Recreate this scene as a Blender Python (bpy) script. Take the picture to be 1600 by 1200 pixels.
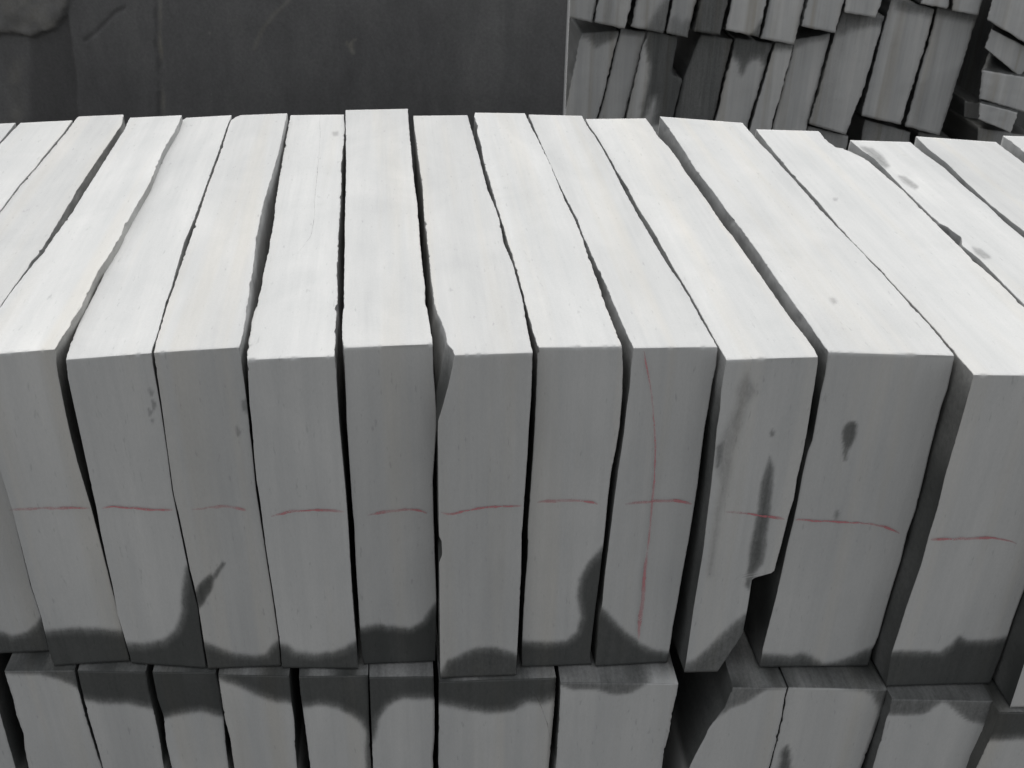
import bpy, math
import numpy as np
from mathutils import Matrix, Vector

sc = bpy.context.scene
for o in list(bpy.data.objects):
    bpy.data.objects.remove(o)

# ------------------------------------------------------------------ camera
# Calibrated from two vanishing points of the stack (along the slabs, and vertical).
S = 1.15                                   # camera height above the joint between the two rows, metres
PX, PY = 800.0, 600.0
V1 = np.array([600.0, -460.0]); V2 = np.array([740.0, 3480.0])
PP = np.array([PX, PY])
F = math.sqrt(-np.dot(V1 - PP, V2 - PP))
_d = np.append(V1 - PP, F); _d /= np.linalg.norm(_d)
_v = np.append(V2 - PP, F); _v /= np.linalg.norm(_v)
_r = np.cross(_v, _d)
CW = np.array([_r, _d, -_v])               # camera (x right, y down, z forward) -> world
CAM = np.array([0.0, 0.0, S])

cd = bpy.data.cameras.new('camera')
cd.sensor_width = 36.0
cd.lens = F / 1600.0 * 36.0
cd.clip_start = 0.02
cd.clip_end = 500.0
cd.dof.use_dof = True
cd.dof.focus_distance = 1.5
cd.dof.aperture_fstop = 20.0
cam = bpy.data.objects.new('camera', cd)
sc.collection.objects.link(cam)
m = Matrix.Identity(4)
for i in range(3):
    m[i][0] = CW[i, 0]; m[i][1] = -CW[i, 1]; m[i][2] = -CW[i, 2]; m[i][3] = CAM[i]
cam.matrix_world = m
sc.camera = cam

# ------------------------------------------------------------------ light
SUN_EL, SUN_AZ = 60.0, 1.0                 # behind the stack (degrees)
world = bpy.data.worlds.new('World'); sc.world = world
world.use_nodes = True
wn = world.node_tree; wn.nodes.clear()
sky = wn.nodes.new('ShaderNodeTexSky'); sky.sky_type = 'NISHITA'; sky.sun_disc = False
sky.sun_elevation = math.radians(SUN_EL)
sky.sun_rotation = math.radians(SUN_AZ)
sky.air_density = 1.0; sky.dust_density = 4.0; sky.ozone_density = 1.0
hs = wn.nodes.new('ShaderNodeHueSaturation'); hs.inputs['Saturation'].default_value = 0.1
bg = wn.nodes.new('ShaderNodeBackground'); bg.inputs['Strength'].default_value = 0.15
wo = wn.nodes.new('ShaderNodeOutputWorld')
wn.links.new(sky.outputs[0], hs.inputs['Color']); wn.links.new(hs.outputs[0], bg.inputs[0]); wn.links.new(bg.outputs[0], wo.inputs[0])
sl = bpy.data.lights.new('sun', 'SUN'); sl.energy = 0.75; sl.angle = math.radians(12.0); sl.color = (1.0, 0.98, 0.955)
sun = bpy.data.objects.new('sun', sl); sc.collection.objects.link(sun)
ea, aa = math.radians(SUN_EL), math.radians(SUN_AZ)
sdir = Vector((math.sin(aa) * math.cos(ea), math.cos(aa) * math.cos(ea), math.sin(ea)))   # towards the sun
sun.rotation_euler = sdir.to_track_quat('Z', 'Y').to_euler()
sun.location = (1, 4, 6)
vs = sc.view_settings
vs.view_transform = 'Standard'; vs.look = 'None'; vs.exposure = 0.67; vs.gamma = 1.0; vs.use_curve_mapping = False

# ------------------------------------------------------------------ measuring helpers
def ray(p):
    return CW @ np.array([p[0] - PX, p[1] - PY, F])
def on_z(p, z):
    r = ray(p); return CAM + r * ((z - CAM[2]) / r[2])
def on_y(p, y):
    r = ray(p); return CAM + r * ((y - CAM[1]) / r[1])
def on_plane(p, q, n):
    r = ray(p); return CAM + r * (np.dot(np.asarray(q) - CAM, n) / np.dot(r, n))
def to_px(P):
    c = (P - CAM) @ CW
    return np.stack([PX + F * c[..., 0] / c[..., 2], PY + F * c[..., 1] / c[..., 2]], -1)

# lattice noise on numpy arrays, roughly -1..1
_perm = np.random.RandomState(7).rand(97, 89, 83) * 2 - 1
def vnoise(x, y, z=0.0):
    x, y, z = np.broadcast_arrays(np.asarray(x, float), np.asarray(y, float), np.asarray(z, float))
    xi, yi, zi = np.floor(x).astype(int), np.floor(y).astype(int), np.floor(z).astype(int)
    fx, fy, fz = x - xi, y - yi, z - zi
    fx, fy, fz = [t * t * (3 - 2 * t) for t in (fx, fy, fz)]
    out = 0
    for a in (0, 1):
        for b in (0, 1):
            for c in (0, 1):
                w = (fx if a else 1 - fx) * (fy if b else 1 - fy) * (fz if c else 1 - fz)
                out = out + w * _perm[(xi + a) % 97, (yi + b) % 89, (zi + c) % 83]
    return out
def sstep(a, b, x):
    t = np.clip((x - a) / (b - a), 0, 1); return t * t * (3 - 2 * t)

def inside_dist(pts, poly):
    """signed distance (positive inside) from points to a polygon"""
    poly = np.asarray(poly, float); d = np.full(pts.shape[0], 1e9); ins = np.zeros(pts.shape[0], bool)
    n = len(poly)
    for i in range(n):
        a, b = poly[i], poly[(i + 1) % n]
        ab = b - a; L = max(np.dot(ab, ab), 1e-9)
        t = np.clip(((pts - a) @ ab) / L, 0, 1)
        q = a + t[:, None] * ab
        d = np.minimum(d, np.hypot(*(pts - q).T))
        cond = (a[1] > pts[:, 1]) != (b[1] > pts[:, 1])
        with np.errstate(divide='ignore', invalid='ignore'):
            xx = (b[0] - a[0]) * (pts[:, 1] - a[1]) / (b[1] - a[1] if b[1] != a[1] else 1e-9) + a[0]
        ins ^= cond & (pts[:, 0] < xx)
    return np.where(ins, d, -d)

def wetness(P, stains):
    """P: (n,3) world points; stains: list of (polygon, softness, amount)"""
    w = np.zeros(len(P))
    if not stains: return w
    px = to_px(P)
    nz = 1.6 * vnoise(P[:, 0] * 40, P[:, 2] * 40, P[:, 1] * 40) + 0.8 * vnoise(P[:, 0] * 170, P[:, 2] * 170, P[:, 1] * 170)
    mot = np.minimum(1.0, 1.02 + 0.05 * vnoise(P[:, 0] * 35, P[:, 2] * 14, P[:, 1] * 14))
    for poly, soft, amt in stains:
        if soft > 4: soft = soft * 1.25
        sd = inside_dist(px, poly) + nz * min(1.0, soft / 5.0) + (1.3 if soft <= 4 else 0.0)
        w = np.maximum(w, amt * (0.75 * sstep(-soft * 0.8, soft * 0.55, sd) + 0.25 * sstep(-soft * 0.3, soft * 2.0, sd)))
    return w * mot

# ------------------------------------------------------------------ materials
def nodes(name):
    mt = bpy.data.materials.new(name); mt.use_nodes = True
    nt = mt.node_tree; nt.nodes.clear()
    return mt, nt, nt.nodes, nt.links
def N(nt, kind, **kw):
    n = nt.nodes.new(kind)
    for k, v in kw.items():
        if k.startswith('in_'):
            key = k[3:].replace('_', ' ')
            n.inputs[key].default_value = v
        else: setattr(n, k, v)
    return n
def ramp(nt, src, stops):
    r = nt.nodes.new('ShaderNodeValToRGB')
    while len(r.color_ramp.elements) < len(stops): r.color_ramp.elements.new(0.5)
    for e, (p, c) in zip(r.color_ramp.elements, stops):
        e.position = p; e.color = (*c, 1) if len(c) == 3 else c
    nt.links.new(src, r.inputs[0]); return r
def mixc(nt, fac, a, b, mode='MIX'):
    n = nt.nodes.new('ShaderNodeMix'); n.data_type = 'RGBA'; n.blend_type = mode
    for s, v in ((n.inputs[0], fac), (n.inputs[6], a), (n.inputs[7], b)):
        if isinstance(v, (int, float)): s.default_value = v
        elif isinstance(v, tuple): s.default_value = (*v, 1)
        else: nt.links.new(v, s)
    return n.outputs[2]

def stone_material(name, tone=1.0, warm=0.5, con=1.0):
    mt, nt, nn, ln = nodes(name)
    tc = N(nt, 'ShaderNodeTexCoord'); oi = N(nt, 'ShaderNodeObjectInfo')
    off = N(nt, 'ShaderNodeVectorMath', operation='SCALE'); off.inputs[0].default_value = (17.0, 31.0, 23.0)
    ln.new(oi.outputs['Random'], off.inputs['Scale'])
    co = N(nt, 'ShaderNodeVectorMath', operation='ADD'); ln.new(tc.outputs['Object'], co.inputs[0]); ln.new(off.outputs[0], co.inputs[1])
    # bedding: streaks across the thickness, drawn out along length and height
    def noise(scale3, scale, detail=4, rough=0.55, dist=0.0):
        mp = N(nt, 'ShaderNodeMapping'); mp.inputs['Scale'].default_value = scale3
        ln.new(co.outputs[0], mp.inputs[0])
        t = N(nt, 'ShaderNodeTexNoise', in_Scale=scale, in_Detail=detail, in_Roughness=rough, in_Distortion=dist)
        ln.new(mp.outputs[0], t.inputs['Vector']); return t.outputs['Fac']
    bed = noise((1, 0.035, 0.035), 20.0, 4, 0.62)
    bed2 = noise((1, 0.05, 0.05), 160.0, 3, 0.6)
    blot = noise((1, 0.55, 0.4), 9.0, 6, 0.62, 0.6)
    fine = noise((1, 0.8, 0.35), 520.0, 3, 0.7)
    flecks = noise((1.0, 0.22, 0.22), 230.0, 2, 0.5)
    base = ramp(nt, bed, [(0.28, ((0.405 - 0.053 * con) * tone, (0.407 - 0.05 * con) * tone, (0.402 - 0.047 * con) * tone)), (0.5, (0.405 * tone, 0.407 * tone, 0.402 * tone)), (0.72, ((0.405 + 0.047 * con) * tone, (0.407 + 0.045 * con) * tone, (0.402 + 0.04 * con) * tone))]).outputs[0]
    wv = ramp(nt, noise((1, 0.03, 0.03), 26.0, 3, 0.5), [(0.52, (0, 0, 0)), (0.72, (1, 1, 1))]).outputs[0]
    wf = N(nt, 'ShaderNodeMath', operation='MULTIPLY'); ln.new(wv, wf.inputs[0]); wf.inputs[1].default_value = warm
    base = mixc(nt, wf.outputs[0], base, (0.43 * tone, 0.408 * tone, 0.365 * tone) if con < 1.5 else (0.29, 0.268, 0.225))
    base = mixc(nt, 0.15, base, ramp(nt, bed2, [(0.3, (0.84, 0.845, 0.85)), (0.65, (1.08, 1.08, 1.07))]).outputs[0], 'MULTIPLY')
    base = mixc(nt, 0.7, base, ramp(nt, blot, [(0.3, (0.88, 0.89, 0.895)), (0.7, (1.06, 1.06, 1.055))]).outputs[0], 'MULTIPLY')
    base = mixc(nt, 0.28, base, ramp(nt, fine, [(0.3, (0.84, 0.84, 0.84)), (0.7, (1.1, 1.1, 1.1))]).outputs[0], 'MULTIPLY')
    base = mixc(nt, 0.45, base, ramp(nt, flecks, [(0.24, (0.62, 0.63, 0.63)), (0.33, (1, 1, 1))]).outputs[0], 'MULTIPLY')
    tn = N(nt, 'ShaderNodeMapRange'); ln.new(oi.outputs['Random'], tn.inputs[0]); tn.inputs[3].default_value = 0.94; tn.inputs[4].default_value = 1.05
    gm = N(nt, 'ShaderNodeVectorMath', operation='SCALE'); ln.new(base, gm.inputs[0]); ln.new(tn.outputs[0], gm.inputs['Scale'])
    base = gm.outputs[0]
    at = N(nt, 'ShaderNodeAttribute', attribute_name='wet')  # wet: damp stains, plus darkening painted into background gap faces for shade
    g1 = N(nt, 'ShaderNodeMath', operation='SUBTRACT'); g1.inputs[0].default_value = 1.0; ln.new(at.outputs['Fac'], g1.inputs[1])
    g2 = N(nt, 'ShaderNodeMath', operation='MULTIPLY'); ln.new(g1.outputs[0], g2.inputs[0]); ln.new(at.outputs['Fac'], g2.inputs[1])
    g3 = N(nt, 'ShaderNodeMath', operation='ADD'); ln.new(bed2, g3.inputs[0]); ln.new(noise((1, 0.6, 0.6), 260.0, 3, 0.7), g3.inputs[1])
    g4 = N(nt, 'ShaderNodeMath', operation='SUBTRACT'); ln.new(g3.outputs[0], g4.inputs[0]); g4.inputs[1].default_value = 1.0
    g5 = N(nt, 'ShaderNodeMath', operation='MULTIPLY'); ln.new(g4.outputs[0], g5.inputs[0]); ln.new(g2.outputs[0], g5.inputs[1])
    g6 = N(nt, 'ShaderNodeMath', operation='MULTIPLY_ADD', use_clamp=True); ln.new(g5.outputs[0], g6.inputs[0]); g6.inputs[1].default_value = 1.7; ln.new(at.outputs['Fac'], g6.inputs[2])
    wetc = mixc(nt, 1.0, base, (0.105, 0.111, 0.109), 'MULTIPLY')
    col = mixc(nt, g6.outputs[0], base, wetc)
    b = N(nt, 'ShaderNodeBsdfPrincipled')
    ln.new(col, b.inputs['Base Color'])
    rr = N(nt, 'ShaderNodeMapRange'); ln.new(at.outputs['Fac'], rr.inputs[0]); rr.inputs[3].default_value = 0.92; rr.inputs[4].default_value = 0.62
    ln.new(rr.outputs[0], b.inputs['Roughness']); b.inputs['Specular IOR Level'].default_value = 0.25
    hm = N(nt, 'ShaderNodeMath', operation='MULTIPLY_ADD'); ln.new(fine, hm.inputs[0]); hm.inputs[1].default_value = 0.6; ln.new(bed2, hm.inputs[2])
    bp = N(nt, 'ShaderNodeBump', in_Strength=0.2, in_Distance=0.001); ln.new(hm.outputs[0], bp.inputs['Height'])
    ln.new(bp.outputs[0], b.inputs['Normal'])
    o = N(nt, 'ShaderNodeOutputMaterial'); ln.new(b.outputs[0], o.inputs[0])
    return mt

STONE = stone_material('sawn_grey_sandstone', 1.0, 0.45, 0.75)
STONE_B = stone_material('weathered_grey_sandstone', 1.0, 0.6, 1.5)

def crayon_material():
    mt, nt, nn, ln = nodes('red_crayon')
    tc = N(nt, 'ShaderNodeTexCoord')
    t = N(nt, 'ShaderNodeTexNoise', in_Scale=330.0, in_Detail=3.0, in_Roughness=0.7); ln.new(tc.outputs['Object'], t.inputs['Vector'])
    t2 = N(nt, 'ShaderNodeTexNoise', in_Scale=38.0, in_Detail=2.0); ln.new(tc.outputs['Object'], t2.inputs['Vector'])
    ad = N(nt, 'ShaderNodeMath', operation='MULTIPLY_ADD'); ln.new(t2.outputs[0], ad.inputs[0]); ad.inputs[1].default_value = 0.9; ln.new(t.outputs[0], ad.inputs[2])
    f0 = ramp(nt, ad.outputs[0], [(0.62, (0.0, 0.0, 0.0)), (0.92, (0.74, 0.74, 0.74))]).outputs[0]
    at = N(nt, 'ShaderNodeAttribute', attribute_name='press')
    f = N(nt, 'ShaderNodeMath', operation='MULTIPLY'); ln.new(f0, f.inputs[0]); ln.new(at.outputs['Fac'], f.inputs[1])
    b = N(nt, 'ShaderNodeBsdfPrincipled'); b.inputs['Base Color'].default_value = (0.46, 0.15, 0.165, 1); b.inputs['Roughness'].default_value = 0.8
    tr = N(nt, 'ShaderNodeBsdfTransparent'); mx = N(nt, 'ShaderNodeMixShader')
    ln.new(f.outputs[0], mx.inputs[0]); ln.new(tr.outputs[0], mx.inputs[1]); ln.new(b.outputs[0], mx.inputs[2])
    o = N(nt, 'ShaderNodeOutputMaterial'); ln.new(mx.outputs[0], o.inputs[0])
    return mt
CRAYON = crayon_material()

def crack_material():
    mt, nt, nn, ln = nodes('hairline_crack')
    tc = N(nt, 'ShaderNodeTexCoord')
    t = N(nt, 'ShaderNodeTexNoise', in_Scale=90.0, in_Detail=3.0); ln.new(tc.outputs['Object'], t.inputs['Vector'])
    f0 = ramp(nt, t.outputs[0], [(0.35, (0.1, 0.1, 0.1)), (0.65, (0.5, 0.5, 0.5))]).outputs[0]
    at = N(nt, 'ShaderNodeAttribute', attribute_name='press')
    f = N(nt, 'ShaderNodeMath', operation='MULTIPLY'); ln.new(f0, f.inputs[0]); ln.new(at.outputs['Fac'], f.inputs[1])
    b = N(nt, 'ShaderNodeBsdfPrincipled'); b.inputs['Base Color'].default_value = (0.12, 0.12, 0.115, 1); b.inputs['Roughness'].default_value = 0.9
    tr = N(nt, 'ShaderNodeBsdfTransparent'); mx = N(nt, 'ShaderNodeMixShader')
    ln.new(f.outputs[0], mx.inputs[0]); ln.new(tr.outputs[0], mx.inputs[1]); ln.new(b.outputs[0], mx.inputs[2])
    o = N(nt, 'ShaderNodeOutputMaterial'); ln.new(mx.outputs[0], o.inputs[0])
    return mt
CRACK = crack_material()

def slate_material():
    mt, nt, nn, ln = nodes('dark_slate')
    tc = N(nt, 'ShaderNodeTexCoord')
    def noise(sc3, scale, detail, rough=0.6, dist=0.0):
        mp = N(nt, 'ShaderNodeMapping'); mp.inputs['Scale'].default_value = sc3; ln.new(tc.outputs['Object'], mp.inputs[0])
        t = N(nt, 'ShaderNodeTexNoise', in_Scale=scale, in_Detail=detail, in_Roughness=rough, in_Distortion=dist); ln.new(mp.outputs[0], t.inputs['Vector']); return t.outputs['Fac']
    big = noise((1, 1, 0.7), 2.4, 6, 0.6, 0.6); mid = noise((1, 1, 0.3), 11.0, 5, 0.65, 0.8); fine = noise((1, 1, 1), 160.0, 4, 0.7); spk = noise((1, 1, 1), 60.0, 2, 0.5)
    c = ramp(nt, big, [(0.3, (0.078, 0.078, 0.079)), (0.7, (0.112, 0.112, 0.112))]).outputs[0]
    c = mixc(nt, 0.7, c, ramp(nt, mid, [(0.3, (0.82, 0.82, 0.82)), (0.5, (1, 1, 1)), (0.75, (1.3, 1.3, 1.28))]).outputs[0], 'MULTIPLY')
    c = mixc(nt, 0.8, c, ramp(nt, fine, [(0.3, (0.82, 0.82, 0.82)), (0.7, (1.15, 1.15, 1.15))]).outputs[0], 'MULTIPLY')
    c = mixc(nt, ramp(nt, spk, [(0.72, (0, 0, 0)), (0.8, (0.35, 0.35, 0.35))]).outputs[0], c, (0.2, 0.2, 0.19))
    at = N(nt, 'ShaderNodeAttribute', attribute_name='dust')
    br = noise((1, 1, 1), 20.0, 4, 0.7)
    c = mixc(nt, at.outputs['Fac'], c, ramp(nt, br, [(0.35, (0.16, 0.15, 0.125)), (0.65, (0.235, 0.23, 0.21))]).outputs[0])
    a2 = N(nt, 'ShaderNodeAttribute', attribute_name='wet')
    c = mixc(nt, a2.outputs['Fac'], c, mixc(nt, 1.0, c, (0.6, 0.6, 0.6), 'MULTIPLY'))
    b = N(nt, 'ShaderNodeBsdfPrincipled'); ln.new(c, b.inputs['Base Color']); b.inputs['Roughness'].default_value = 0.75; b.inputs['Specular IOR Level'].default_value = 0.25
    hm = N(nt, 'ShaderNodeMath', operation='MULTIPLY_ADD'); ln.new(fine, hm.inputs[0]); hm.inputs[1].default_value = 0.3; ln.new(mid, hm.inputs[2])
    bp = N(nt, 'ShaderNodeBump', in_Strength=0.35, in_Distance=0.004); ln.new(hm.outputs[0], bp.inputs['Height']); ln.new(bp.outputs[0], b.inputs['Normal'])
    o = N(nt, 'ShaderNodeOutputMaterial'); ln.new(b.outputs[0], o.inputs[0])
    return mt
SLATE = slate_material()

def plain_stone(name, lo, hi, scale=40.0, bump=0.5):
    mt, nt, nn, ln = nodes(name)
    tc = N(nt, 'ShaderNodeTexCoord')
    t = N(nt, 'ShaderNodeTexNoise', in_Scale=scale, in_Detail=8.0, in_Roughness=0.7); ln.new(tc.outputs['Object'], t.inputs['Vector'])
    c = ramp(nt, t.outputs[0], [(0.3, lo), (0.7, hi)]).outputs[0]
    b = N(nt, 'ShaderNodeBsdfPrincipled'); ln.new(c, b.inputs['Base Color']); b.inputs['Roughness'].default_value = 0.92
    bp = N(nt, 'ShaderNodeBump', in_Strength=bump, in_Distance=0.01); ln.new(t.outputs[0], bp.inputs['Height']); ln.new(bp.outputs[0], b.inputs['Normal'])
    o = N(nt, 'ShaderNodeOutputMaterial'); ln.new(b.outputs[0], o.inputs[0])
    return mt
GROUND = plain_stone('stone_yard_dirt', (0.055, 0.053, 0.049), (0.11, 0.106, 0.099), 9.0, 0.6)
EDGE = plain_stone('sawn_slate_edge', (0.26, 0.262, 0.26), (0.33, 0.332, 0.33), 60.0, 0.1)

# ------------------------------------------------------------------ mesh helpers
def link(name, V, faces, mat, parent=None, attrs=None, origin=None, mats=None, mat_index=None):
    V = np.asarray(V, float)
    if origin is None: origin = np.array([V[:, 0].mean(), V[:, 1].mean(), V[:, 2].min()])
    me = bpy.data.meshes.new(name)
    faces = np.asarray(faces, np.int32)
    nf = len(faces)
    me.vertices.add(len(V)); me.vertices.foreach_set('co', (V - origin).astype(np.float32).ravel())
    me.loops.add(nf * 4); me.loops.foreach_set('vertex_index', faces.ravel())
    me.polygons.add(nf); me.polygons.foreach_set('loop_start', np.arange(0, nf * 4, 4, dtype=np.int32))
    for mt in (mats or [mat]): me.materials.append(mt)
    if mat_index is not None: me.polygons.foreach_set('material_index', np.asarray(mat_index, np.int32))
    me.update(calc_edges=True)
    for k, v in (attrs or {}).items():
        a = me.attributes.new(k, 'FLOAT', 'POINT'); a.data.foreach_set('value', np.asarray(v, np.float32))
    me.validate()
    ob = bpy.data.objects.new(name, me); sc.collection.objects.link(ob)
    ob.location = origin
    if parent is not None:
        ob.parent = parent; ob.location = Vector(origin) - parent.location
    return ob

def tag(o, label, cat, group=None, kind=None):
    if label: o['label'] = label
    if cat: o['category'] = cat
    if group: o['group'] = group
    if kind: o['kind'] = kind

_shells = {}
def shell(nx, ny, nz):
    """indices of the skin of an nx*ny*nz lattice (i thickness, j depth, k height) and its quads"""
    if (nx, ny, nz) in _shells: return _shells[(nx, ny, nz)]
    I, J, K = np.meshgrid(np.arange(nx + 1), np.arange(ny + 1), np.arange(nz + 1), indexing='ij')
    on = (I == 0) | (I == nx) | (J == 0) | (J == ny) | (K == 0) | (K == nz)
    idx = np.full(on.shape, -1, np.int64); idx[on] = np.arange(on.sum())
    def quads(A, flip):
        q = np.stack([A[:-1, :-1], A[1:, :-1], A[1:, 1:], A[:-1, 1:]], -1).reshape(-1, 4)
        return q[:, ::-1] if flip else q
    Fs = np.concatenate([quads(idx[:, 0, :], False), quads(idx[:, ny, :], True), quads(idx[:, :, 0], True), quads(idx[:, :, nz], False), quads(idx[0], True), quads(idx[nx], False)])
    r = (I[on], J[on], K[on], Fs); _shells[(nx, ny, nz)] = r
    return r

def rough(y, z, seed, edge):
    """relief of a split side, metres; edge=1 on the measured outline, 0 inside"""
    a = 0.0005 * vnoise(y * 90, z * 90, seed) + 0.0006 * vnoise(y * 330, z * 330, seed + 9)
    chips = np.maximum(0, vnoise(y * 120, z * 120, seed + 31) - 0.6) * 0.009 + np.maximum(0, vnoise(y * 28, z * 28, seed + 37) - 0.62) * 0.006
    b = (1 - edge) * (0.004 * vnoise(y * 14, z * 14, seed + 50) + 0.002 * vnoise(y * 38, z * 38, seed + 60))
    return a + b, chips

def ribbon(name, pts, plane, width, mat, parent, press=None, seed=0, lift=0.0009):
    """thin drawn line on a face. plane: (point, normal towards the viewer)"""
    q, n = np.asarray(plane[0], float), np.asarray(plane[1], float); n = n / np.linalg.norm(n)
    pts = np.asarray(pts, float)
    L = np.concatenate([[0], np.cumsum(np.hypot(*np.diff(pts, axis=0).T))])
    t = np.arange(0, L[-1], 2.5)
    x = np.interp(t, L, pts[:, 0]); y = np.interp(t, L, pts[:, 1])
    k = np.ones(7) / 7
    xs = np.convolve(np.pad(x, 3, mode='edge'), k, 'valid'); ys = np.convolve(np.pad(y, 3, mode='edge'), k, 'valid')
    dx, dy = np.gradient(xs), np.gradient(ys); l = np.hypot(dx, dy) + 1e-9
    wob = 1 + 0.45 * vnoise(t * 0.09, seed * 3.7) + 0.25 * vnoise(t * 0.3, seed * 5.1)
    endt = np.clip(np.minimum(t, L[-1] - t) / 18.0, 0.15, 1)
    wd = width * 0.37 * wob * (0.5 + 0.5 * endt)
    jx = 0.5 * vnoise(t * 0.12, seed * 9.1 + 4); jy = 0.7 * vnoise(t * 0.1, seed * 7.3)
    A = np.stack([xs + jx - dy / l * wd, ys + jy + dx / l * wd], -1); B = np.stack([xs + jx + dy / l * wd, ys + jy - dx / l * wd], -1)
    V = [on_plane(p, q + n * lift, n) for p in A] + [on_plane(p, q + n * lift, n) for p in B]
    m_ = len(t)
    fc = [(i, i + 1, m_ + i + 1, m_ + i) for i in range(m_ - 1)]
    pr = np.clip((0.75 + 0.5 * vnoise(t * 0.045, seed * 2.2)) * (0.25 + 0.75 * endt), 0, 1)
    if press: pr = pr * press
    return link(name, np.array(V), fc, mat, parent, {'press': np.concatenate([pr, pr])})

ROW_H = 0.44 * S
GZ = -ROW_H

def slab(name, label, d, seed, group, cat='stone slab', nx=54, ny=170, nz=128):
    """upper-row slab. d: TL,TR top edges (back to front), FL,FR front edges (top to bottom), stains on the front / top"""
    TL, TR, FL, FR = [np.asarray(d[k], float) for k in ('TL', 'TR', 'FL', 'FR')]
    bl, br = on_z(FL[-1], 0.0), on_z(FR[-1], 0.0)
    if 'BR' in d: br = on_z(d['BR'], 0.0)
    t = br[:2] - bl[:2]; nrm = np.array([t[1], -t[0], 0.0]); nrm /= np.linalg.norm(nrm)     # towards the camera
    if nrm[1] > 0: nrm = -nrm
    fl = np.array([on_plane(p, bl, nrm) for p in FL]); fr = np.array([on_plane(p, bl, nrm) for p in FR])
    HL, HR = fl[0, 2], fr[0, 2]
    # top plane through the front top edge, level along the length
    e = fr[0] - fl[0]; tn = np.cross(e, [0, 1, 0]); tn /= np.linalg.norm(tn)
    tl = np.array([on_plane(p, fl[0], tn) for p in TL]); tr = np.array([on_plane(p, fl[0], tn) for p in TR])
    def prof(top, front, c0=None):
        yf = front[0, 1]; yb = top[0, 1]
        s = (top[:, 1] - yf) / (yb - yf); o = np.argsort(s); s, x = s[o], top[o, 0].copy()
        x = np.concatenate([[front[0, 0]], x[s > 0.004]]); s = np.concatenate([[0], s[s > 0.004]])
        w = front[:, 2] / front[0, 2]; o = np.argsort(w); w, xf = w[o], front[o, 0]
        sj, wk = SJ, WK
        T = np.interp(sj, s, x); Fz = np.interp(wk, w, xf)
        c = T[0]; c0 = c if c0 is None else c0
        fb = d.get('fb_' + ('l' if top is tl else 'r')); fb = Fz[0] if fb is None else on_plane(fb, bl, nrm)[0]
        tb = np.interp(0.93, s, x); tb = c0 + (tb - c0) / 0.93
        BT = c0 + (tb - c0) * sj; BF = c0 + (fb - c0) * (1 - wk)
        B = BT[:, None] + BF[None, :] - c0
        dT, dF = T - BT, Fz - BF
        ds = sj[:, None] * (yb - yf); dw = (1 - wk)[None, :] * ROW_H
        bs = np.exp(-(ds / d.get('dec_s', 0.16)) ** 2); bw = np.exp(-(dw / d.get('dec_w', 0.16)) ** 2)
        X = B + dT[:, None] * bw + dF[None, :] * bs - (c - c0) * bs * bw
        if c0 != c:      # broken corner: never bulge past the sound face
            X = np.maximum(X, np.minimum(B, X + 1)) if top is tl else X
        edge = np.maximum(np.exp(-(ds / 0.03) ** 2), np.exp(-(dw / 0.03) ** 2))
        yy = yf + ds
        zz = wk[None, :] * front[0, 2]
        r, ch = rough(yy, zz, seed * 3.3 + (0 if top is tl else 100), edge)
        return X, r, ch, yf, yb
    SJ = np.concatenate([[0, 0.0014], np.linspace(0.0014, 1, ny)[1:]]); WK = np.concatenate([np.linspace(0, 0.9977, nz)[:-1], [0.9977, 1]])
    c0 = on_plane(d['c0'], fl[0], tn)[0] if 'c0' in d else None
    XL, rl, chl, yfl, ybl = prof(tl, fl, c0); XR, rr, chr_, yfr, ybr = prof(tr, fr)
    tpn = 0.2 + 0.8 * np.exp(-((1 - WK)[None, :] * ROW_H / 0.02) ** 2)
    XL = XL + (rl + chl) * tpn; XR = XR + (rr - chr_) * tpn
    # keep inner surfaces from bulging past the outline
    XR = np.maximum(XR, XL + 0.02)
    I, J, K, Fs = shell(nx, ny, nz)
    UU = np.concatenate([[0, 0.012], np.linspace(0.012, 0.988, nx - 1)[1:-1], [0.988, 1]])
    u = UU[I]; s = SJ[J]; w = WK[K]
    xl, xr = XL[J, K], XR[J, K]
    V = np.empty((len(u), 3))
    V[:, 0] = xl + (xr - xl) * u
    # front stays on the measured plane
    yfront = bl[1] - nrm[0] / nrm[1] * (V[:, 0] - bl[0])
    ybk = ybl + (ybr - ybl) * u
    V[:, 1] = yfront + (ybk - yfront) * s
    ztop = fl[0, 2] + (fr[0, 2] - fl[0, 2]) * (V[:, 0] - fl[0, 0]) / (fr[0, 0] - fl[0, 0])
    V[:, 2] = 0.0015 + w * (ztop - 0.0015)
    # worn arris: nibble the front top edge, sag the sawn faces by fractions of a millimetre
    ft = (J == 0) & (K == nz)
    nb = np.maximum(0, vnoise(V[:, 0] * 220, seed * 1.7) - 0.25) * 0.0016 + 0.0003
    V[ft, 2] -= nb[ft]; V[ft, 1] += nb[ft] * 0.8
    fm = (J == 0) & ~ft
    V[fm, 1] += 0.0008 * vnoise(V[fm, 0] * 16, V[fm, 2] * 7, seed)
    wet = np.zeros(len(V))
    wf = wetness(V, d.get('wet', [])); wt = wetness(V, d.get('spots', []))
    fr_m = (J == 0); tp_m = (K == nz)
    wet[fr_m] = wf[fr_m]; wet[tp_m] = np.maximum(wet[tp_m], wt[tp_m])
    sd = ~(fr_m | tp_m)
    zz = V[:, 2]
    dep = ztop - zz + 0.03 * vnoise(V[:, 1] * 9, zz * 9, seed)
    wet[sd] = np.clip(0.22 + 0.68 * sstep(0.04, 0.2, dep + 0.11 * (1 - sstep(0.0, 0.16, s))) + 0.12 * vnoise(V[:, 1] * 25, zz * 12, seed + 3), 0, 1)[sd]  # split sides darker downwards and towards the front
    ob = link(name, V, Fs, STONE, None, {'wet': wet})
    tag(ob, label, cat, group)
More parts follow.
